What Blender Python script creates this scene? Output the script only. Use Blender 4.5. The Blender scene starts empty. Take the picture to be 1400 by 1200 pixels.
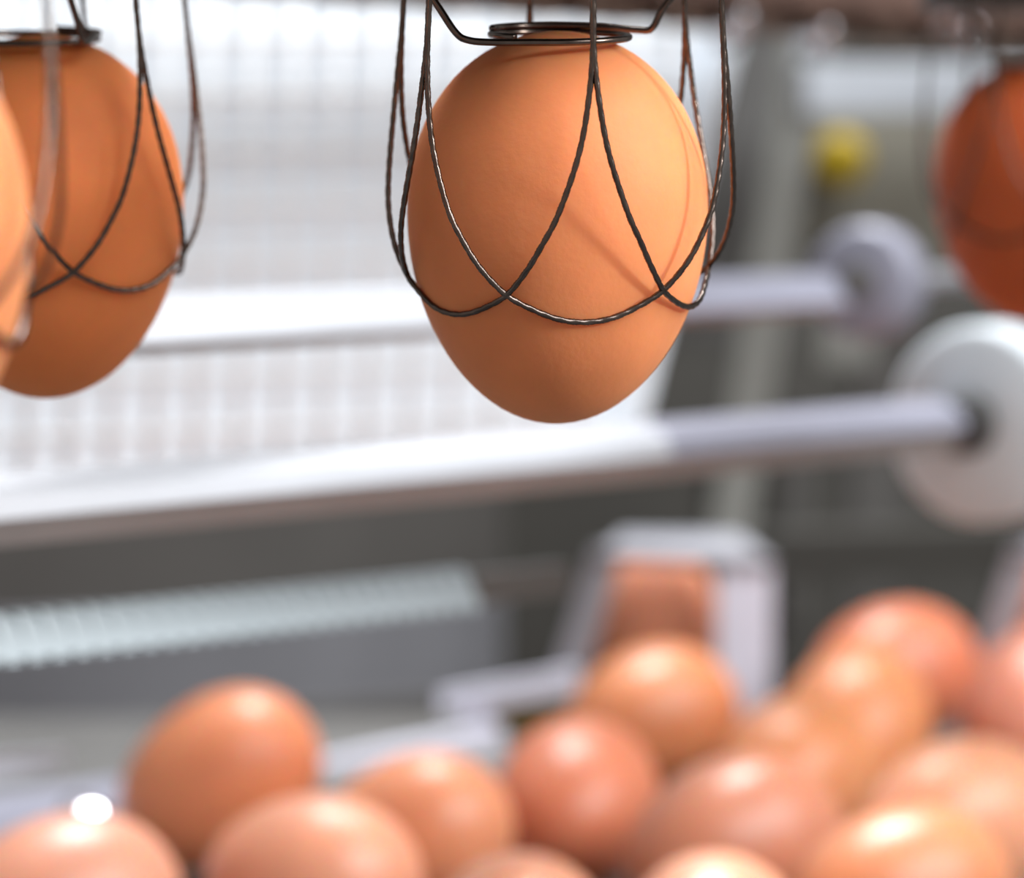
import bpy, math, random
from mathutils import Vector, Matrix, Quaternion
random.seed(7)
sc = bpy.context.scene
COL = sc.collection
R = math.radians

# ------------------------------------------------------------------ camera
F_PX = 4715.0
PITCH = R(5.5)
CAM = Vector((0.0, -0.5, 1.20))
FW = Vector((0, math.cos(PITCH), -math.sin(PITCH)))
UP = Vector((0, math.sin(PITCH), math.cos(PITCH)))
RT = Vector((1, 0, 0))
cd = bpy.data.cameras.new('camera')
cam = bpy.data.objects.new('camera', cd); COL.objects.link(cam)
cam.location = CAM
cam.rotation_euler = (math.pi / 2 - PITCH, 0, 0)
cd.sensor_width = 36.0
cd.lens = F_PX / 1400 * 36
cd.clip_start = 0.02
cd.clip_end = 60
cd.dof.use_dof = True
cd.dof.focus_distance = 0.484
cd.dof.aperture_fstop = 12.8
sc.camera = cam


def P(px, py, d):
    """point of the place seen at photo pixel px, py at distance d along the view axis (metres)"""
    return CAM + d * (FW + RT * ((px - 700) / F_PX) + UP * ((600 - py) / F_PX))


# ------------------------------------------------------------------ world, lights, exposure
w = bpy.data.worlds.new('world'); sc.world = w
w.use_nodes = True
w.node_tree.nodes['Background'].inputs[0].default_value = (1.0, 0.93, 0.87, 1)
w.node_tree.nodes['Background'].inputs[1].default_value = 0.37


def area(name, loc, target, sx, sy, power, col=(1, 1, 1)):
    l = bpy.data.lights.new(name, 'AREA'); l.shape = 'RECTANGLE'
    l.size = sx; l.size_y = sy; l.energy = power; l.color = col
    o = bpy.data.objects.new(name, l); COL.objects.link(o)
    o.location = loc
    o.rotation_euler = (Vector(target) - Vector(loc)).to_track_quat('-Z', 'Y').to_euler()
    return o


CEIL = Vector((1.15, -0.55, 2.5))
STRIP = Vector((0.06, 1.00, 2.40))
LAMP = Vector((1.25, -0.50, 1.62))
area('ceiling_light', CEIL, (-0.10, 0.50, 1.1), 1.8, 1.4, 66, (0.95, 0.98, 1.0))
area('strip_light', STRIP, (0.06, 0.48, 1.0), 0.6, 0.22, 40, (0.96, 0.98, 1.0))
sl = bpy.data.lights.new('work_lamp', 'SPOT')
sl.energy = 54; sl.color = (1.0, 0.97, 0.95); sl.shadow_soft_size = 0.08
sl.spot_size = R(18); sl.spot_blend = 0.7
so = bpy.data.objects.new('work_lamp', sl); COL.objects.link(so)
so.location = LAMP
so.rotation_euler = (Vector((-0.02, -0.04, 1.215)) - LAMP).to_track_quat('-Z', 'Y').to_euler()

vs = sc.view_settings
vs.view_transform = 'Standard'; vs.look = 'None'; vs.gamma = 1.0
vs.use_curve_mapping = False
vs.exposure = 0.0

# ------------------------------------------------------------------ helpers


def put(o, label=None, cat=None, group=None, kind=None):
    if label: o['label'] = label
    if cat: o['category'] = cat
    if group: o['group'] = group
    if kind: o['kind'] = kind
    return o


def empty(name, loc, rot=(0, 0, 0)):
    o = bpy.data.objects.new(name, None); COL.objects.link(o)
    o.empty_display_size = 0.01
    o.location = loc; o.rotation_euler = rot
    return o


def build(name, vf, mat, parent=None, smooth=False, local=False):
    """one mesh object out of (verts, faces); world coordinates unless local"""
    vts, fcs = vf
    vts = [Vector(v) for v in vts]
    if local:
        c = Vector((0, 0, 0))
    else:
        lo = Vector([min(v[i] for v in vts) for i in range(3)])
        hi = Vector([max(v[i] for v in vts) for i in range(3)])
        c = (lo + hi) / 2
    me = bpy.data.meshes.new(name)
    me.from_pydata([tuple(v - c) for v in vts], [], fcs)
    me.update()
    if smooth:
        me.polygons.foreach_set('use_smooth', [True] * len(me.polygons))
    me.materials.append(mat)
    o = bpy.data.objects.new(name, me); COL.objects.link(o)
    if parent:
        o.parent = parent
        if not local:
            pl = parent.location.copy()
            q = parent.parent
            while q:
                pl += q.location; q = q.parent
            o.location = c - pl
    else:
        o.location = c
    return o


def bevel(o, wdt=0.001, seg=2):
    m = o.modifiers.new('bevel', 'BEVEL'); m.width = wdt; m.segments = seg
    m.limit_method = 'ANGLE'; m.angle_limit = R(35)
    return o


def join(*vfs):
    V, Fc = [], []
    for v, f in vfs:
        n = len(V); V += list(v); Fc += [tuple(i + n for i in q) for q in f]
    return V, Fc


def prism(p1, p2, section, up=Vector((0, 0, 1))):
    """extrude a section of (u, v) along p1->p2; u points away from the camera, v up"""
    p1, p2 = Vector(p1), Vector(p2)
    d = (p2 - p1).normalized()
    u = up.cross(d)
    if u.length < 1e-4: u = Vector((0, 1, 0))
    u.normalize()
    if u.y < 0: u = -u
    v = u.cross(d)
    if v.dot(up) < 0: v = -v
    n = len(section)
    V = [p1 + u * a + v * b for a, b in section] + [p2 + u * a + v * b for a, b in section]
    Fc = [(i, (i + 1) % n, n + (i + 1) % n, n + i) for i in range(n)]
    Fc += [tuple(range(n - 1, -1, -1)), tuple(range(n, 2 * n))]
    return V, Fc


def bar(p1, p2, du, dv, up=Vector((0, 0, 1))):
    return prism(p1, p2, [(-du / 2, -dv / 2), (du / 2, -dv / 2), (du / 2, dv / 2), (-du / 2, dv / 2)], up)


def slab(corners, thick, away=None):
    """a flat polygon with a real thickness, pushed away from the camera"""
    c = [Vector(q) for q in corners]
    n = (c[1] - c[0]).cross(c[2] - c[0]).normalized()
    if away is None: away = FW
    if n.dot(away) < 0: n = -n
    k = len(c)
    V = c + [q + n * thick for q in c]
    Fc = [tuple(range(k)), tuple(range(2 * k - 1, k - 1, -1))]
    Fc += [(i, k + i, k + (i + 1) % k, (i + 1) % k) for i in range(k)]
    return V, Fc


def lathe(profile, n=32, origin=(0, 0, 0), axis=(0, 0, 1)):
    """revolve (r, h) about axis through origin"""
    axis = Vector(axis).normalized()
    a = axis.orthogonal().normalized(); b = axis.cross(a)
    o = Vector(origin); V, Fc = [], []
    for r, h in profile:
        for i in range(n):
            t = 2 * math.pi * i / n
            V.append(o + axis * h + a * (r * math.cos(t)) + b * (r * math.sin(t)))
    m = len(profile)
    for j in range(m - 1):
        for i in range(n):
            k = (i + 1) % n
            Fc.append((j * n + i, j * n + k, (j + 1) * n + k, (j + 1) * n + i))
    Fc.append(tuple(range(n - 1, -1, -1)))
    Fc.append(tuple((m - 1) * n + i for i in range(n)))
    return V, Fc


def spline(ctrl, per=8):
    """Catmull-Rom through points"""
    pts = [Vector(c) for c in ctrl]
    ext = [2 * pts[0] - pts[1]] + pts + [2 * pts[-1] - pts[-2]]
    out = []
    for i in range(1, len(ext) - 2):
        p0, p1, p2, p3 = ext[i - 1:i + 3]
        for k in range(per):
            t = k / per
            out.append(0.5 * ((2 * p1) + (p2 - p0) * t + (2 * p0 - 5 * p1 + 4 * p2 - p3) * t * t
                              + (3 * p1 - p0 - 3 * p2 + p3) * t ** 3))
    out.append(pts[-1])
    return out


def sweep(pts, r, n=8, lobes=0.0, pitch=0.003):
    """tube along pts; lobes > 0 makes it read as two strands twisted together"""
    pts = [Vector(p) for p in pts]
    V, Fc = [], []
    ref = None; run = 0.0
    for i, p in enumerate(pts):
        t = (pts[min(i + 1, len(pts) - 1)] - pts[max(i - 1, 0)]).normalized()
        if ref is None: ref = t.orthogonal()
        ref = (ref - t * ref.dot(t)).normalized()
        b = t.cross(ref)
        if i: run += (p - pts[i - 1]).length
        tw = 2 * math.pi * run / pitch / 2 if lobes else 0
        for k in range(n):
            a = 2 * math.pi * k / n
            rr = r * (1 - lobes + lobes * abs(math.cos(a)))
            V.append(p + ref * (rr * math.cos(a + tw)) + b * (rr * math.sin(a + tw)))
    m = len(pts)
    for j in range(m - 1):
        for k in range(n):
            q = (k + 1) % n
            Fc.append((j * n + k, j * n + q, (j + 1) * n + q, (j + 1) * n + k))
    Fc.append(tuple(range(n - 1, -1, -1)))
    Fc.append(tuple((m - 1) * n + i for i in range(n)))
    return V, Fc


def resample(pts, step):
    pts = [Vector(p) for p in pts]
    out = [pts[0]]; carry = 0.0
    for a, b in zip(pts, pts[1:]):
        L = (b - a).length; s = step - carry
        while s < L:
            out.append(a + (b - a) * (s / L)); s += step
        carry = L - (s - step)
    out.append(pts[-1])
    return out


# ------------------------------------------------------------------ materials
def srgb(r, g, b):
    f = lambda c: (c / 255) / 12.92 if c <= 10.3 else ((c / 255 + 0.055) / 1.055) ** 2.4
    return (f(r), f(g), f(b), 1)


def material(name, col, rough=0.5, metal=0.0, var=0.08, scale=40, bump=0.0, bscale=400, stretch=None):
    m = bpy.data.materials.new(name); m.use_nodes = True
    nt = m.node_tree; bs = nt.nodes['Principled BSDF']
    bs.inputs['Roughness'].default_value = rough
    bs.inputs['Metallic'].default_value = metal
    tc = nt.nodes.new('ShaderNodeTexCoord')
    src = tc.outputs['Object']
    if stretch:
        mp = nt.nodes.new('ShaderNodeMapping'); mp.inputs['Scale'].default_value = stretch
        nt.links.new(src, mp.inputs[0]); src = mp.outputs[0]
    nz = nt.nodes.new('ShaderNodeTexNoise'); nz.inputs['Scale'].default_value = scale
    nz.inputs['Detail'].default_value = 4
    nt.links.new(src, nz.inputs['Vector'])
    cr = nt.nodes.new('ShaderNodeValToRGB')
    c = Vector(col[:3])
    cr.color_ramp.elements[0].position = 0.3; cr.color_ramp.elements[1].position = 0.7
    cr.color_ramp.elements[0].color = (*(c * (1 - var)), 1)
    cr.color_ramp.elements[1].color = (*[min(1, x) for x in c * (1 + var)], 1)
    nt.links.new(nz.outputs['Fac'], cr.inputs[0])
    nt.links.new(cr.outputs[0], bs.inputs['Base Color'])
    if bump:
        n2 = nt.nodes.new('ShaderNodeTexNoise'); n2.inputs['Scale'].default_value = bscale
        n2.inputs['Detail'].default_value = 3
        nt.links.new(src, n2.inputs['Vector'])
        bp = nt.nodes.new('ShaderNodeBump'); bp.inputs['Strength'].default_value = bump
        bp.inputs['Distance'].default_value = 0.0002
        nt.links.new(n2.outputs['Fac'], bp.inputs['Height'])
        nt.links.new(bp.outputs[0], bs.inputs['Normal'])
    return m


def egg_material():
    m = bpy.data.materials.new('brown_eggshell'); m.use_nodes = True
    nt = m.node_tree; bs = nt.nodes['Principled BSDF']
    oi = nt.nodes.new('ShaderNodeObjectInfo')
    tc = nt.nodes.new('ShaderNodeTexCoord')
    nz = nt.nodes.new('ShaderNodeTexNoise'); nz.inputs['Scale'].default_value = 90
    nz.inputs['Detail'].default_value = 5
    nt.links.new(tc.outputs['Object'], nz.inputs['Vector'])
    rp = nt.nodes.new('ShaderNodeMapRange')
    rp.inputs[1].default_value = 0.3; rp.inputs[2].default_value = 0.7
    rp.inputs[3].default_value = 0.93; rp.inputs[4].default_value = 1.06
    nt.links.new(nz.outputs['Fac'], rp.inputs[0])
    mx = nt.nodes.new('ShaderNodeMix'); mx.data_type = 'RGBA'; mx.blend_type = 'MULTIPLY'
    mx.inputs[0].default_value = 1.0
    nt.links.new(oi.outputs['Color'], mx.inputs[6])
    nt.links.new(rp.outputs[0], mx.inputs[7])
    nt.links.new(mx.outputs[2], bs.inputs['Base Color'])
    nt.links.new(oi.outputs['Alpha'], bs.inputs['Roughness'])   # how matt each shell is
    sp = nt.nodes.new('ShaderNodeMapRange')
    sp.inputs[1].default_value = 0.37; sp.inputs[2].default_value = 0.58
    sp.inputs[3].default_value = 0.55; sp.inputs[4].default_value = 0.18
    nt.links.new(oi.outputs['Alpha'], sp.inputs[0])
    nt.links.new(sp.outputs[0], bs.inputs['Specular IOR Level'])
    bs.inputs['Subsurface Weight'].default_value = 0.6
    bs.inputs['Subsurface Radius'].default_value = (1.0, 0.28, 0.08)
    bs.inputs['Subsurface Scale'].default_value = 0.008
    n2 = nt.nodes.new('ShaderNodeTexNoise'); n2.inputs['Scale'].default_value = 900
    n2.inputs['Detail'].default_value = 3
    nt.links.new(tc.outputs['Object'], n2.inputs['Vector'])
    bp = nt.nodes.new('ShaderNodeBump'); bp.inputs['Strength'].default_value = 0.22
    bp.inputs['Distance'].default_value = 0.00025
    nt.links.new(n2.outputs['Fac'], bp.inputs['Height'])
    nt.links.new(bp.outputs[0], bs.inputs['Normal'])
    return m


M_EGG = egg_material()
M_WIRE = material('dark_steel_wire', srgb(106, 95, 89), 0.24, 1.0, 0.25, 300)
M_CAP = material('carrier_steel', srgb(70, 66, 62), 0.4, 0.8, 0.2, 60)
M_RUST = material('brown_greased_steel', srgb(112, 86, 76), 0.42, 0.2, 0.35, 45, 0.5, 300)
M_LINK = material('oiled_chain_steel', srgb(120, 98, 86), 0.3, 0.7, 0.3, 90)
M_POLISHED = material('glint_stud', srgb(225, 222, 225), 0.12, 1.0, 0.05, 60)  # polished metal of the added glint studs and glint dome
M_WALL = material('pale_wall_board', srgb(234, 242, 250), 0.6, 0.0, 0.02, 12)
M_GRID = material('white_coated_wire', srgb(246, 248, 250), 0.5, 0.0, 0.02, 60)
M_RAIL = material('rail_bright', srgb(190, 192, 198), 0.4, 0.0, 0.03, 30)
M_RAIL2 = material('satin_rail', srgb(222, 222, 236), 0.34, 0.0, 0.03, 30)
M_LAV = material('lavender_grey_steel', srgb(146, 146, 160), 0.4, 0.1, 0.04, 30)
M_BRK = material('dull_sheet_steel', srgb(150, 150, 157), 0.42, 0.3, 0.06, 40)
M_UNDER = material('grey_brown_strip', srgb(146, 138, 136), 0.45, 0.2, 0.06, 30)
M_STEEL = material('brushed_steel', srgb(205, 207, 216), 0.38, 0.75, 0.08, 30, 0.2, 200, (1, 8, 8))
M_BEAM = material('pale_beam_paint', srgb(190, 196, 204), 0.45, 0.0, 0.04, 30)
M_NYLON = material('white_nylon', srgb(216, 224, 230), 0.45, 0.0, 0.04, 30)
M_GREY = material('grey_painted_steel', srgb(92, 89, 86), 0.5, 0.0, 0.12, 9)
M_MID = material('mid_grey_steel', srgb(130, 130, 135), 0.5, 0.0, 0.10, 9)
M_DARK = material('dark_machine_panel', srgb(50, 47, 42), 0.6, 0.0, 0.15, 8)
M_LIT = material('charcoal_sheet', srgb(90, 88, 86), 0.5, 0.0, 0.08, 9)
M_POST = material('grey_green_post', srgb(136, 137, 132), 0.5, 0.0, 0.06, 12)
M_OLIVE = material('olive_grey_board', srgb(120, 116, 104), 0.55, 0.0, 0.06, 12)
M_YELLOW = material('yellow_plastic', srgb(186, 158, 18), 0.4, 0.0, 0.05, 40)
M_BELT = material('pale_plastic_belt', srgb(170, 180, 185), 0.5, 0.0, 0.04, 40)
M_SLAT = material('blue_grey_slat', srgb(104, 102, 100), 0.5, 0.1, 0.06, 40)
M_BLACK = material('black_rubber', srgb(52, 50, 48), 0.5, 0.0, 0.15, 60)
M_FLOOR = material('grey_epoxy_floor', srgb(120, 122, 124), 0.45, 0.0, 0.08, 4)
M_ROOM = material('pale_painted_wall', srgb(150, 150, 148), 0.7, 0.0, 0.04, 3)
M_BRONZE = material('olive_bronze', srgb(120, 104, 62), 0.4, 0.5, 0.1, 60)

# ------------------------------------------------------------------ the room
put(bevel(build('floor', slab([(-2.2, -1.4, 0), (2.6, -1.4, 0), (2.6, 3.2, 0), (-2.2, 3.2, 0)], 0.05, Vector((0, 0, -1))), M_FLOOR), 0.002), kind='structure')
put(build('wall_back', slab([(-2.2, 3.2, 0), (2.6, 3.2, 0), (2.6, 3.2, 2.9), (-2.2, 3.2, 2.9)], 0.08, Vector((0, 1, 0))), M_ROOM), kind='structure')
put(build('ceiling', slab([(-2.2, -1.4, 2.9), (2.6, -1.4, 2.9), (2.6, 3.2, 2.9), (-2.2, 3.2, 2.9)], 0.05, Vector((0, 0, 1))), M_ROOM), kind='structure')

# direction in which the rails run: to the right and away
# ------------------------------------------------------------------ white mesh guard with its backing board
g0, g1 = (-150, 0.86), (1000, 1.16)


def gd(px):
    return g0[1] + (px - g0[0]) / (g1[0] - g0[0]) * (g1[1] - g0[1])


def edge_x(py):
    return 996 - (py + 10) * 0.25


guard = empty('mesh_guard', P(420, 700, gd(420)))
put(guard, 'white wire mesh guard with pale backing board behind the hanging eggs', 'guard')
gtop, gbot = -120, 650
gp = P(-150, 300, gd(-150))
gn = (P(1000, 300, gd(1000)) - gp).cross(Vector((0, 0, 1))).normalized()      # an upright plane
if gn.dot(FW) < 0: gn = -gn


def PG(px, py):
    ray = FW + RT * ((px - 700) / F_PX) + UP * ((600 - py) / F_PX)
    return CAM + ray * ((gp - CAM).dot(gn) / ray.dot(gn))


cs = [PG(-150, gbot + 50), PG(edge_x(gbot), gbot - 10), PG(edge_x(gtop), gtop), PG(-150, gtop)]
build('backing_board', slab([c + gn * 0.0002 for c in cs], 0.008, gn), M_WALL, guard)
for px in range(-110, 1000, 58):
    x_t, x_b, top, yb = px, px - 0.045 * (gbot - gtop), gtop + 6, gbot
    fx = lambda yy: x_t + (x_b - x_t) * (yy - top) / (gbot - top)
    while fx(yb) > edge_x(yb) - 10 and yb > top + 60: yb -= 20     # stop at the slanted right-hand edge
    build('upright_wire', sweep([PG(x_t, top), PG(fx(yb), yb)], 0.0015, 8), M_GRID, guard, True)
for k in range(10):
    y_l, y_r = gtop + 20 + k * 78, gtop + 20 + k * 74
    build('cross_wire', sweep([PG(-150, y_l), PG(edge_x(y_r) - 6, y_r)], 0.0014, 8), M_GRID, guard, True)
build('edge_strip', bar(cs[1], cs[2], 0.012, 0.010), M_WALL, guard)

# ------------------------------------------------------------------ rails and their wheels
s_low = [(0.012, 0.0066), (0.004, 0.0066), (-0.002, 0.0040), (-0.0042, -0.0006), (0.012, -0.0006)]
s_under = [(-0.0034, -0.0006), (0.012, -0.0006), (0.012, -0.0062), (0.0002, -0.0062)]
s_up = [(0.012, 0.0070), (0.003, 0.0070), (-0.0035, -0.0015), (0.012, -0.0015)]
s_upu = [(-0.0028, -0.0015), (0.012, -0.0015), (0.012, -0.0040), (0.0, -0.0040)]


def wheel(root, name, c, axis, prof, mat, hubprof, hubmat):
    build(name, lathe(prof, 40, c, axis), mat, root, True)
    build('hub', lathe(hubprof, 24, c, axis), hubmat, root, True)


LA, LB = P(-260, 728, 0.62), P(1335, 580, 0.92)
lr = empty('guide_rail', LA)
put(lr, 'lower white guide rail running from left edge to large white wheel', 'rail')
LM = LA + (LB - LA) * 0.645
bevel(build('bright_run', prism(LA, LM, s_low), M_RAIL, lr), 0.0006)  # brighter reflection on the left of the rail put into its colour
bevel(build('dull_run', prism(LM, LB, s_low), M_LAV, lr), 0.0006)
build('under_strip', prism(LA, LB, s_under), M_UNDER, lr)
build('mounting_block', bar(LA - Vector((0.03, 0, 0)), LA + Vector((0.005, 0, 0)), 0.02, 0.02), M_GREY, lr)
ax = (LB - LA).normalized()
big = empty('drive_wheel', LB)
put(big, 'large white nylon wheel at right end of the lower rail', 'wheel')
build('rim', lathe([(0.0060, -0.003), (0.0245, -0.003), (0.0262, -0.0015), (0.0266, 0.0),
                    (0.0266, 0.011), (0.0250, 0.013), (0.006, 0.013)], 48, LB, ax), M_NYLON, big, True)
build('hub', lathe([(0.0005, -0.010), (0.0060, -0.010), (0.0078, -0.008), (0.0078, 0.0), (0.0005, 0.0)], 24, LB, ax), M_BLACK, big, True)
build('axle', lathe([(0.004, 0.0), (0.004, 0.09)], 16, LB, ax), M_STEEL, big, True)

UA, UB = P(-260, 482, 0.60), P(1150, 408, 0.97)
ur = empty('guide_rail', UA)
put(ur, 'upper slim white guide rail passing behind the centre egg', 'rail')
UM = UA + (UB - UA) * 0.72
bevel(build('bright_run', prism(UA, UM, s_up), M_RAIL, ur), 0.0006)  # upper rail too: reflected brightness on the left run painted as lighter colour
bevel(build('dull_run', prism(UM, UB, s_up), M_LAV, ur), 0.0006)
build('under_strip', prism(UA, UB, s_upu), M_UNDER, ur)
build('mounting_block', bar(UA - Vector((0.03, 0, 0)), UA + Vector((0.005, 0, 0)), 0.02, 0.02), M_GREY, ur)
axu = (UB - UA).normalized()
RC = P(1185, 385, 0.985)
sm = empty('idler_roller', RC)
put(sm, 'small pale idler roller at right end of the upper rail', 'wheel')
build('rim', lathe([(0.005, -0.006), (0.0145, -0.006), (0.0165, -0.003), (0.0165, 0.006), (0.005, 0.008)], 36, RC, axu), M_LAV, sm, True)
build('hub', lathe([(0.0004, -0.010), (0.004, -0.010), (0.0050, -0.008), (0.005, -0.004)], 20, RC, axu), M_GREY, sm, True)
build('axle', lathe([(0.003, 0.0), (0.003, 0.09)], 16, RC, axu), M_STEEL, sm, True)

# ------------------------------------------------------------------ machine cabinet behind, on the left
cab = empty('machine_cabinet', P(300, 900, 1.05))
cab.location.z = 0.0
put(cab, 'grey steel machine side below the lower rail', 'machine')


def fd(px):      # distance of the cabinet face
    return 1.20 + (px + 200) / 1100 * 0.30


def strip(name, x0, x1, t0, t1, b0, b1, mat, off=0.0, th=0.02, par=cab):
    return bevel(build(name, slab([P(x0, t0, fd(x0) + off), P(x1, t1, fd(x1) + off), P(x1, b1, fd(x1) + off), P(x0, b0, fd(x0) + off)], th), mat, par), 0.001)


strip('upper_panel', -200, 690, 640, 581, 850, 813, M_GREY)
strip('lower_panel', -200, 690, 850, 813, 1010, 951, M_MID, -0.004)
strip('kick_strip', -200, 690, 1010, 947, 1060, 1004, M_GREY, -0.012)
a0, a1 = P(-200, 900, fd(-200) + 0.03), P(690, 850, fd(690) + 0.03)
build('cabinet_body', slab([Vector((a0.x, a0.y, 0.0)), Vector((a1.x, a1.y, 0.0)), Vector((a1.x, a1.y, 1.03)), Vector((a0.x, a0.y, 1.03))], 0.05), M_GREY, cab)

# pale toothed belt across the cabinet face: one link after another
belt = empty('toothed_belt', P(200, 890, 0.86))
put(belt, 'pale toothed plastic belt stretched across the grey machine side', 'belt')
B0, B1 = P(-120, 886, 0.66), P(640, 805, 0.82)
bd = B1 - B0
def tilted(h, t=0.006):
    return [(-t / 2 - 0.0012, -h / 2), (t / 2, -h / 2), (t / 2, h / 2), (-t / 2 + 0.0028, h / 2)]


build('belt_band', prism(B0, B1, tilted(0.0072, 0.0054)), M_BELT, belt)
nl = 27
for k in range(nl):
    a = B0 + bd * ((k + 0.2) / nl); b = B0 + bd * ((k + 0.8) / nl)
    build('link', prism(a, b, tilted(0.0094)), M_BELT, belt)
build('tail_strip', bar(B1, B1 + bd * 0.22, 0.004, 0.0075), M_GREY, belt)
build('end_clamp', bar(B0 - bd * 0.05, B0, 0.014, 0.016), M_GREY, belt)

# ------------------------------------------------------------------ right-hand background: frame, posts, panel
bp_ = put(bevel(build('rear_panel', slab([P(480, 1010, 1.80), P(1900, 1010, 1.80), P(1900, -500, 1.80), P(480, -500, 1.80)], 0.03), M_DARK), 0.002),
          'dark grey rear machine panel behind the frame posts on the right', 'panel')
lp = put(bevel(build('lit_panel', slab([P(900, 470, 1.36), P(1085, 470, 1.38), P(1128, -460, 1.38), P(960, -460, 1.36)], 0.02), M_LIT), 0.001),
         'tall mid-grey sheet panel just right of the centre egg', 'panel')
fr = empty('steel_gantry', P(1100, 500, 1.3))
put(fr, 'grey steel machine frame with leaning post and pale top beam', 'frame')
bevel(build('leaning_post', bar(P(1178, -420, 1.30), P(992, 760, 1.30), 0.02, 0.0155, Vector((1, 0, 0))), M_POST, fr), 0.001)
bevel(build('top_beam', bar(P(1085, 120, 1.29), P(1560, 124, 1.36), 0.02, 0.0195), M_BEAM, fr), 0.001)
bevel(build('lower_beam', bar(P(1000, 760, 1.31), P(1620, 740, 1.40), 0.02, 0.02), M_DARK, fr), 0.001)
bevel(build('far_post', bar(P(1205, 420, 1.45), P(1185, 860, 1.45), 0.02, 0.022, Vector((1, 0, 0))), M_GREY, fr), 0.001)
bevel(build('near_post', bar(P(1062, 590, 1.42), P(1050, 880, 1.42), 0.02, 0.026, Vector((1, 0, 0))), M_GREY, fr), 0.001)
for px in (1020, 1600):
    q = P(px, 770, 1.34)
    build('leg', bar(Vector((q.x, q.y + 0.03, q.z + 0.05)), Vector((q.x, q.y + 0.03, 0)), 0.03, 0.03, Vector((1, 0, 0))), M_DARK, fr)
ob = empty('control_box', P(1220, 330, 1.42))
put(ob, 'olive grey control box below the pale top beam', 'control box')
bx_ = bevel(build('box_body', slab([P(1112, 150, 1.40), P(1480, 150, 1.42), P(1480, 395, 1.42), P(1085, 335, 1.40)], 0.05), M_OLIVE, ob), 0.002)
kn = P(1150, 218, 1.385)
build('knob', lathe([(0.0005, -0.012), (0.0085, -0.012), (0.0110, -0.009), (0.0110, -0.002), (0.007, 0.0), (0.007, 0.016)], 28, kn, (0.12, 1, 0)), M_YELLOW, bx_, True)['label'] = 'yellow round knob'
bevel(build('patch_plate', slab([P(1120, 425, 1.30), P(1195, 420, 1.30), P(1195, 500, 1.30), P(1120, 500, 1.30)], 0.01), M_POST, fr), 0.001)

# ------------------------------------------------------------------ overhead chain conveyor
oh = empty('overhead_chain', P(1000, 10, 0.95))
put(oh, 'brown greasy overhead chain rail along the top right', 'conveyor chain')
OA, OB = P(-300, -84, 0.70), P(1600, 72, 1.28)
od = OB - OA
bevel(build('channel_beam', bar(OA + Vector((0, 0, 0.012)), OB + Vector((0, 0, 0.012)), 0.03, 0.016), M_RUST, oh), 0.001)
nlk = 34
ln = od.length / nlk
dn = od.normalized()
for k in range(nlk):
    c = OA + od * ((k + 0.5) / nlk) + Vector((0, 0, 0.0005 - (0.0012 if k % 2 else 0)))
    sd = Vector((0, 0, 1)).cross(dn).normalized()
    off = sd * (0.004 if k % 2 else 0.0065)
    lk = join(bar(c - dn * ln * 0.62 - off, c + dn * ln * 0.62 - off, 0.0018, 0.0075),
              bar(c - dn * ln * 0.62 + off, c + dn * ln * 0.62 + off, 0.0018, 0.0075))
    lko = build('chain_link', lk, M_LINK, oh)
    pc = c + dn * ln * 0.5
    build('link_pin', lathe([(0.0004, -0.0105), (0.0016, -0.0102), (0.0022, -0.0085), (0.0022, 0.0095)], 12, pc, sd if sd.y > 0 else -sd), M_LINK, lko, True)
for px, py in ((1125, 46), (1322, 44), (1010, 28), (1287, 24)):  # added polished studs, each aimed to return the ceiling light as a glint
    sx = (px - 700) / F_PX
    oa, ob = (OA - CAM).dot(FW), (OB - CAM).dot(FW)
    t = (sx * oa - OA.x) / (od.x - sx * (ob - oa))
    q = P(px, py, oa + t * (ob - oa) - 0.022)
    build('glint_stud', lathe([(0.0003, -0.0060), (0.0012, -0.0057), (0.0024, -0.0049), (0.0034, -0.0037), (0.0042, -0.0020), (0.0045, 0.0), (0.0045, 0.012)], 24, q, (q - CEIL).normalized() + (q - CAM).normalized()), M_POLISHED, oh, True)

# ------------------------------------------------------------------ eggs
def egg_vf(a=0.0220, h=0.0287, k=0.08, n=48, m=40):
    V, Fc = [(0, 0, h)], []
    for j in range(1, m):
        t = math.pi * j / m
        u = math.cos(t)
        r = a * (1 - abs(u) ** 2.06) ** 0.5 * (1 + k * u) / (1 + 0.3 * k * k)
        for i in range(n):
            s = 2 * math.pi * i / n
            V.append((r * math.cos(s), r * math.sin(s), h * u))
    V.append((0, 0, -h))
    for i in range(n):
        Fc.append((0, 1 + i, 1 + (i + 1) % n))
    for j in range(m - 2):
        for i in range(n):
            q = (i + 1) % n
            b = 1 + j * n
            Fc.append((b + i, b + n + i, b + n + q, b + q))
    b = 1 + (m - 2) * n
    for i in range(n):
        Fc.append((b + i, len(V) - 1, b + (i + 1) % n))
    return V, Fc


EGG = build('hanging_egg', egg_vf(), M_EGG, None, True, True)
EGG_ME = EGG.data


def egg(name, loc, axis, scale, col, label, group, first=[EGG]):
    if first:
        o = first.pop(); o.name = name
    else:
        o = EGG.copy(); COL.objects.link(o); o.name = name
        for key in list(o.keys()): del o[key]
    o.location = loc
    o.rotation_mode = 'XYZ'
    o.rotation_euler = Vector(axis).normalized().to_track_quat('Z', 'Y').to_euler()
    o.scale = (scale,) * 3 if not isinstance(scale, tuple) else scale
    o.color = (*col[:3], 0.37 if name == 'conveyor_egg' else 0.58)
    put(o, label, 'egg', group)
    return o


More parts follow.
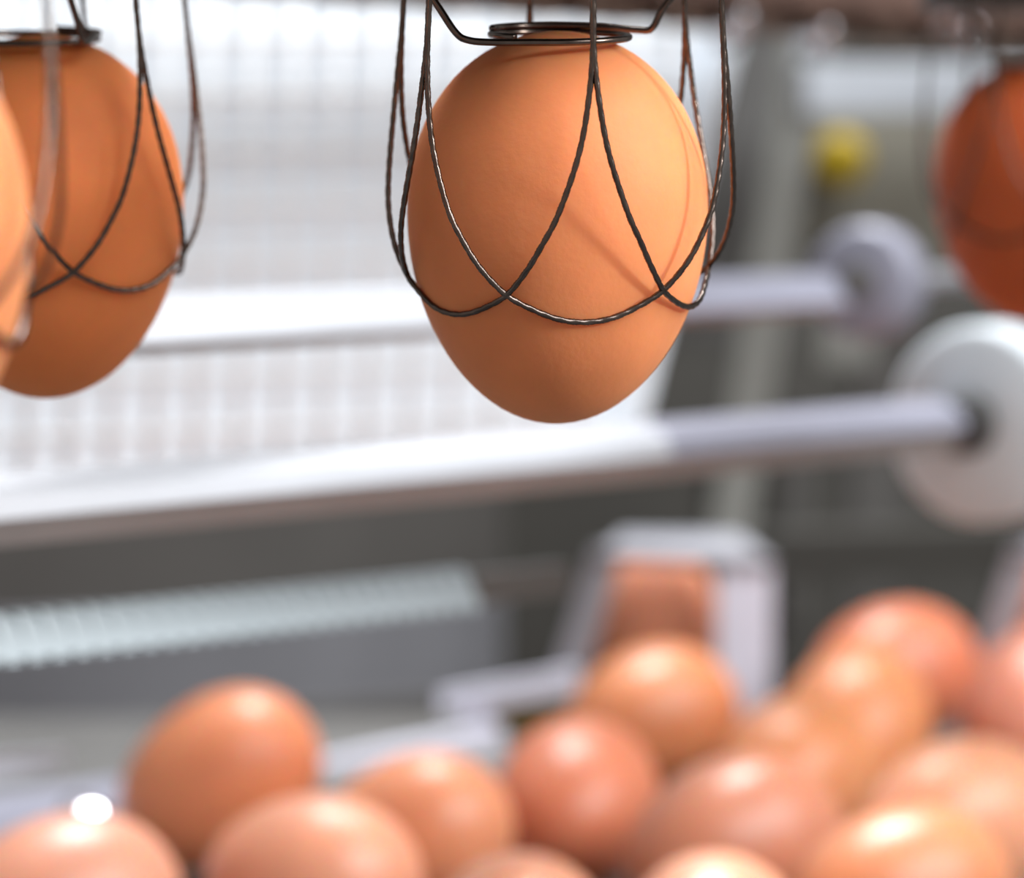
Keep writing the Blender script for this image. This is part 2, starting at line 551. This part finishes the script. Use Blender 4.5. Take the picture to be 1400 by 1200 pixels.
C_MAIN = srgb(226, 140, 92)
C_LEFT = srgb(230, 134, 78)
C_DEEP = srgb(184, 88, 48)
C_LITE = srgb(216, 136, 90)
HG = 'eggs hanging in wire baskets'
MAIN = P(762, 312, 0.505)
LEFT = P(60, 297, 0.545)
FORE = P(-232, 340, 0.384)
RIGHT = P(1416, 262, 0.775)
egg('hanging_egg', MAIN, (0.012, 0.0, 1), 1.0, C_MAIN, 'large brown egg in sharp focus hanging in wire loops at centre', HG)
egg('hanging_egg', LEFT, (0.0, 0.0, 1), 1.0, C_LEFT, 'darker brown egg hanging in wire loops at upper left', HG)
egg('hanging_egg', FORE, (0.0, 0.0, 1), 1.0, C_LITE, 'blurred pale orange egg cut off by the left edge, nearest the camera', HG)
egg('hanging_egg', RIGHT, (0.0, 0.0, 1), 1.03, C_DEEP, 'blurred dark orange egg cut off by the right edge', HG)

# ------------------------------------------------------------------ wire baskets
PX = 1 / 9430.0        # metres per photo pixel at the centre egg
CTRL = [(0, 408, 195), (10, 404, 197), (20, 391, 202), (30, 370, 213), (38, 335, 227), (44, 295, 236), (49, 254, 240), (55, 180, 240), (58.2, 110, 237), (60, 30, 231), (60, -85, 224)]


def loop_vf(center):
    half = [(f, (312 - y) * PX, r * PX) for f, y, r in CTRL]
    full = [(-f, z, r) for f, z, r in reversed(half[1:])] + half
    pts = []
    for f, z, r in spline(full, 10):
        a = R(center + f)
        pts.append(Vector((r * math.sin(a), -r * math.cos(a), z)))
    return sweep(resample(pts, 0.00042), 0.00047, 8, 0.15, 0.0022)


def ring_path():
    z0 = (312 - 50) * PX
    r = 0.0100
    pts = [Vector((-0.0245, -0.0075, z0 + 0.0150)), Vector((-0.0180, -0.0085, z0 + 0.0058)), Vector((-0.0150, -0.0092, z0 + 0.0014)),
           Vector((-0.0132, -0.0097, z0 + 0.0003)), Vector((-0.0100, -0.0099, z0)), Vector((-0.004, -0.0100, z0))]
    n = 44                       # one full turn, counter-clockwise from the front, then half way to the back
    for k in range(n + 1):
        a = -math.pi / 2 + 3 * math.pi * k / n
        pts.append(Vector((r * math.cos(a), r * math.sin(a), z0 + 0.0011 * k / n)))
    # now at the back heading to -x; a second wire mirrors it for the right-hand arm
    return [Vector((p.x, p.y, p.z - p.y * 0.045)) for p in pts[:6 + 27]]


def arm_path():
    z0 = (312 - 50) * PX
    return [Vector((0.0240, 0.0075, z0 + 0.0140)), Vector((0.0160, 0.0088, z0 + 0.0048)), Vector((0.0138, 0.0094, z0 + 0.0010)),
            Vector((0.0120, 0.0098, z0 + 0.0006)), Vector((0.006, 0.0101, z0 + 0.0011)), Vector((0.0, 0.0102, z0 + 0.0013))] + \
        [Vector((0.0101 * math.cos(t), 0.0101 * math.sin(t), z0 + 0.0013)) for t in [math.pi / 2 + i * math.pi / 14 for i in range(1, 7)]]


def level(pts):
    return [Vector((p.x, p.y, p.z - p.y * 0.045)) for p in pts]


LOOPS = [loop_vf(10 + 60 * k) for k in range(6)]
basket0 = empty('wire_basket', MAIN + Vector((0.0003, 0, 0)))
for vf in LOOPS:
    build('wire_loop', vf, M_WIRE, basket0, True, True)
build('coil_ring', sweep(resample(spline(ring_path(), 5), 0.0006), 0.00052, 10), M_WIRE, basket0, True, True)
build('support_arm', sweep(resample(spline(level(arm_path()), 5), 0.0006), 0.00052, 10), M_WIRE, basket0, True, True)
zc = (312 + 85) * PX
build('carrier_cap', lathe([(0.018, zc - 0.001), (0.0262, zc - 0.001), (0.0262, zc + 0.003), (0.012, zc + 0.005), (0.005, zc + 0.006), (0.005, zc + 0.030)], 36), M_CAP, basket0, True, True)


def basket(loc, rot, label, first=[basket0]):
    if first:
        b = first.pop()
    else:
        b = basket0.copy(); COL.objects.link(b)
        for ch in basket0.children:
            c = ch.copy(); COL.objects.link(c); c.parent = b
    b.location = loc; b.rotation_euler = rot
    put(b, label, 'basket', 'wire loop baskets holding the eggs')
    return b


bk = basket(MAIN + Vector((0.0003, 0, 0)), (R(7), 0, 0), 'twisted wire loop basket around the sharp centre egg')
bl = basket(LEFT + Vector((0.0, 0, 0)), (R(5), 0, R(-22)), 'wire loop basket around the darker egg at upper left')
for ch in bl.children:            # its coil is turned so that one arm points at the viewer
    if ch.name.startswith(('coil_ring', 'support_arm')):
        ch.rotation_euler = (0, 0, R(-68))
basket(FORE + Vector((0.0, 0, 0)), (R(2), 0, R(15)), 'blurred wire loop basket around the egg nearest the camera')
basket(RIGHT + Vector((0.0, 0, 0)), (R(0), 0, R(20)), 'wire loop basket around the blurred egg at right edge')

# carrier beams above the frame, on which the baskets hang
for loc, xa, xb, lab in ((MAIN, LEFT.x - 0.03, MAIN.x + 0.03, 'dark steel carrier beam above the centre egg'),
                         (FORE, FORE.x - 0.08, FORE.x + 0.03, 'dark steel carrier beam above the nearest egg'),
                         (RIGHT, RIGHT.x - 0.03, RIGHT.x + 0.08, 'dark steel carrier beam above the right-hand egg')):
    zt = loc.z + 0.0755
    cb = empty('carrier_beam', (0.5 * (xa + xb), loc.y + 0.004, zt))
    put(cb, lab, 'beam', 'carrier beams')
    bevel(build('flat_bar', bar((xa, loc.y + 0.004, zt), (xb, loc.y + 0.004, zt), 0.036, 0.012), M_CAP, cb), 0.001)
    for xx in (xa + 0.015, xb - 0.015):
        build('hanger_rod', lathe([(0.003, 0.0), (0.003, 2.9 - zt)], 10, (xx, loc.y + 0.004, zt)), M_CAP, cb, True)

# ------------------------------------------------------------------ eggs heaped on the conveyor
Z_BED = CAM.z - 0.207
A_, H_, K_ = 0.0220, 0.0287, 0.08


def support(axis, s):
    """how far the shell reaches below its centre"""
    ax_ = Vector(axis).normalized()
    return s * math.sqrt((H_ * ax_.z) ** 2 + A_ ** 2 * (1 - ax_.z ** 2))


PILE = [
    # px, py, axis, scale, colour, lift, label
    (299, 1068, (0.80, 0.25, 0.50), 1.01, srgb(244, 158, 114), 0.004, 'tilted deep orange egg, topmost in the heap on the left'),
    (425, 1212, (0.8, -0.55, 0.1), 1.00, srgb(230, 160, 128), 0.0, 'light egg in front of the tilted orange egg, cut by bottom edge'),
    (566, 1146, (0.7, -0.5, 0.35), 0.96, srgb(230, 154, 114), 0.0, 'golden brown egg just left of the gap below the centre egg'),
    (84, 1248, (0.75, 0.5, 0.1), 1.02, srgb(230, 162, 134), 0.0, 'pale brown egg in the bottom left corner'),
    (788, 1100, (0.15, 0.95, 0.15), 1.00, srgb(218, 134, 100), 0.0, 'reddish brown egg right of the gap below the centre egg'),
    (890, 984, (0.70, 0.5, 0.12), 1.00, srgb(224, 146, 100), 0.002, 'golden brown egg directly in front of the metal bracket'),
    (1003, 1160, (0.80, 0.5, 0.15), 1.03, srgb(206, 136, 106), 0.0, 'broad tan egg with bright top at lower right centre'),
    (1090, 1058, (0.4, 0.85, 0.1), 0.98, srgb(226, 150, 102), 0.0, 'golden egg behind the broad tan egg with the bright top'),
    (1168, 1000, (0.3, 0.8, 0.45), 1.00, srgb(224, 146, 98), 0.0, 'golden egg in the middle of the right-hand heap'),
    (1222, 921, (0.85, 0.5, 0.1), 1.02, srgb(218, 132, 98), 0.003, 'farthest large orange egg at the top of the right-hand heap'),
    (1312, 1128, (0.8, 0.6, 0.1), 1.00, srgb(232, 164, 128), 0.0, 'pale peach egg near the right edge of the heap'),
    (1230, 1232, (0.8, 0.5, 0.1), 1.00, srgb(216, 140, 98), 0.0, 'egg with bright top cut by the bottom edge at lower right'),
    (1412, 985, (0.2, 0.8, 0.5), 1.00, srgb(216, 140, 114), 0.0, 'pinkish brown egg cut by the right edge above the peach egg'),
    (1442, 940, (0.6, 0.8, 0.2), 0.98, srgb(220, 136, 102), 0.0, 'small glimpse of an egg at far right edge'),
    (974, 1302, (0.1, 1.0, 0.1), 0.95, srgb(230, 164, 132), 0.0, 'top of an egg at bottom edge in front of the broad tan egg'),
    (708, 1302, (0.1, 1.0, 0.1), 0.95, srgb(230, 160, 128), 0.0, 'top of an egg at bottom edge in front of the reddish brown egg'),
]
pile_objs = []
for px, py, axv, s, col, lift, lab in PILE:
    zc_ = Z_BED + support(axv, s) + lift
    ray = FW + RT * ((px - 700) / F_PX) + UP * ((600 - py) / F_PX)
    d = (zc_ - CAM.z) / ray.z
    pile_objs.append(egg('conveyor_egg', CAM + ray * d, axv, s, col, lab, 'eggs heaped on the conveyor'))

# ------------------------------------------------------------------ conveyor under the eggs
conv = empty('egg_conveyor', (0.0, 0.42, 0.0))
put(conv, 'steel bed conveyor with cross slats carrying the heap of eggs', 'conveyor')
y0, y1 = 0.10, 0.66
ns = 24
for k in range(ns):
    ya = y0 + (y1 - y0) * k / ns
    bevel(build('slat', bar((-0.20, ya + 0.0125, Z_BED - 0.003), (0.30, ya + 0.0125, Z_BED - 0.003), 0.0225, 0.006), M_SLAT, conv), 0.001)
for sx in (-0.206, 0.306):
    bevel(build('side_rail', bar((sx, y0 - 0.02, Z_BED - 0.02), (sx, y1 + 0.02, Z_BED - 0.02), 0.010, 0.06), M_STEEL, conv), 0.001)
build('under_bed', slab([(-0.20, y0, Z_BED - 0.012), (0.30, y0, Z_BED - 0.012), (0.30, y1, Z_BED - 0.012), (-0.20, y1, Z_BED - 0.012)], 0.02, Vector((0, 0, -1))), M_GREY, conv)
for sx in (-0.19, 0.29):
    for sy in (y0 + 0.03, y1 - 0.03):
        build('leg', bar((sx, sy, Z_BED - 0.03), (sx, sy, 0), 0.03, 0.03, Vector((1, 0, 0))), M_STEEL, conv)


# ------------------------------------------------------------------ bent sheet brackets at the far end of the bed
def bracket(dx, d, label, with_foot=True):
    b = empty('sheet_bracket', P(900 + dx, 965, d))
    put(b, label, 'bracket')
    q = lambda x, y, dd=0.0: P(x + dx, y, d + dd)
    bevel(build('slanted_strip', slab([q(812, 748), q(856, 748), q(792, 945), q(748, 945)], 0.003), M_BRK, b), 0.0006)
    tp = bevel(build('top_plate', slab([q(822, 752, -0.004), q(1058, 764, -0.004), q(1010, 728, 0.014), q(850, 727, 0.014)], 0.004, Vector((0, 0, -1))), M_BRK, b), 0.0008)
    bevel(build('front_lip', slab([q(822, 750, -0.004), q(1058, 762, -0.004), q(1058, 772, -0.004), q(822, 760, -0.004)], 0.002), M_BRK, tp), 0.0005)
    bevel(build('upright_plate', slab([q(980, 768), q(1056, 772), q(1056, 1008), q(980, 1008)], 0.003), M_RAIL2, b), 0.0006)
    if with_foot:
        fp = bevel(build('foot_plate', slab([q(600, 948, -0.01), q(790, 912, -0.01), q(790, 950, -0.01), q(600, 975, -0.01)], 0.004), M_RAIL2, b), 0.0008)
        bevel(build('foot_post', slab([q(636, 968, -0.006), q(670, 962, -0.006), q(670, 1016, -0.006), q(636, 1016, -0.006)], 0.006), M_RAIL2, fp), 0.0006)
    return b


bracket(0, 1.13, 'bent sheet metal bracket with slanted left strip behind the heap of eggs')
bracket(572, 1.13, 'sheet metal bracket cut off by the right edge above the eggs', False)
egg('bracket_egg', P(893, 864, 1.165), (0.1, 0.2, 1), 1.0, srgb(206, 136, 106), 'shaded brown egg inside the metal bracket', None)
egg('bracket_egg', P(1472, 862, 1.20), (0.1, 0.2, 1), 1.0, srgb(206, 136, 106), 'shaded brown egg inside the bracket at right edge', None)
put(bevel(build('holder_block', slab([P(668, 962, 1.135), P(800, 945, 1.135), P(800, 1008, 1.135), P(668, 1008, 1.135)], 0.02), M_BRONZE), 0.001), 'olive bronze block under the bracket foot', 'block')
put(bevel(build('bed_lip', slab([P(380, 1052, 1.07), P(690, 988, 1.12), P(690, 1060, 1.12), P(380, 1100, 1.07)], 0.006), M_RAIL2), 0.001), 'pale steel lip behind the golden brown egg left of the gap', 'lip')
# left-hand tray
tray = empty('side_tray', P(60, 1120, 0.93))
put(tray, 'pale steel side tray at the left edge behind the corner egg', 'tray')
bevel(build('tray_floor', slab([P(-160, 1105, 0.90), P(165, 1062, 0.98), P(165, 1160, 0.90), P(-160, 1180, 0.86)], 0.003, Vector((0, 0, -1))), M_LAV, tray), 0.0006)
bevel(build('tray_back_edge', slab([P(-160, 1040, 0.93), P(90, 1028, 0.985), P(90, 1052, 0.985), P(-160, 1105, 0.92)], 0.003), M_STEEL, tray), 0.0006)
gl = P(112, 1108, 0.89)  # dome added on the tray, turned to throw the strip light back as a glint
build('glint_dome', lathe([(0.0003, 0.0010)] + [(0.0009 * i, 0.0010 - (0.0009 * i) ** 2 / 0.060) for i in range(1, 7)] + [(0.0056, -0.002), (0.0056, -0.010)], 32, gl, (STRIP - gl).normalized() + (CAM - gl).normalized()), M_POLISHED, tray, True)
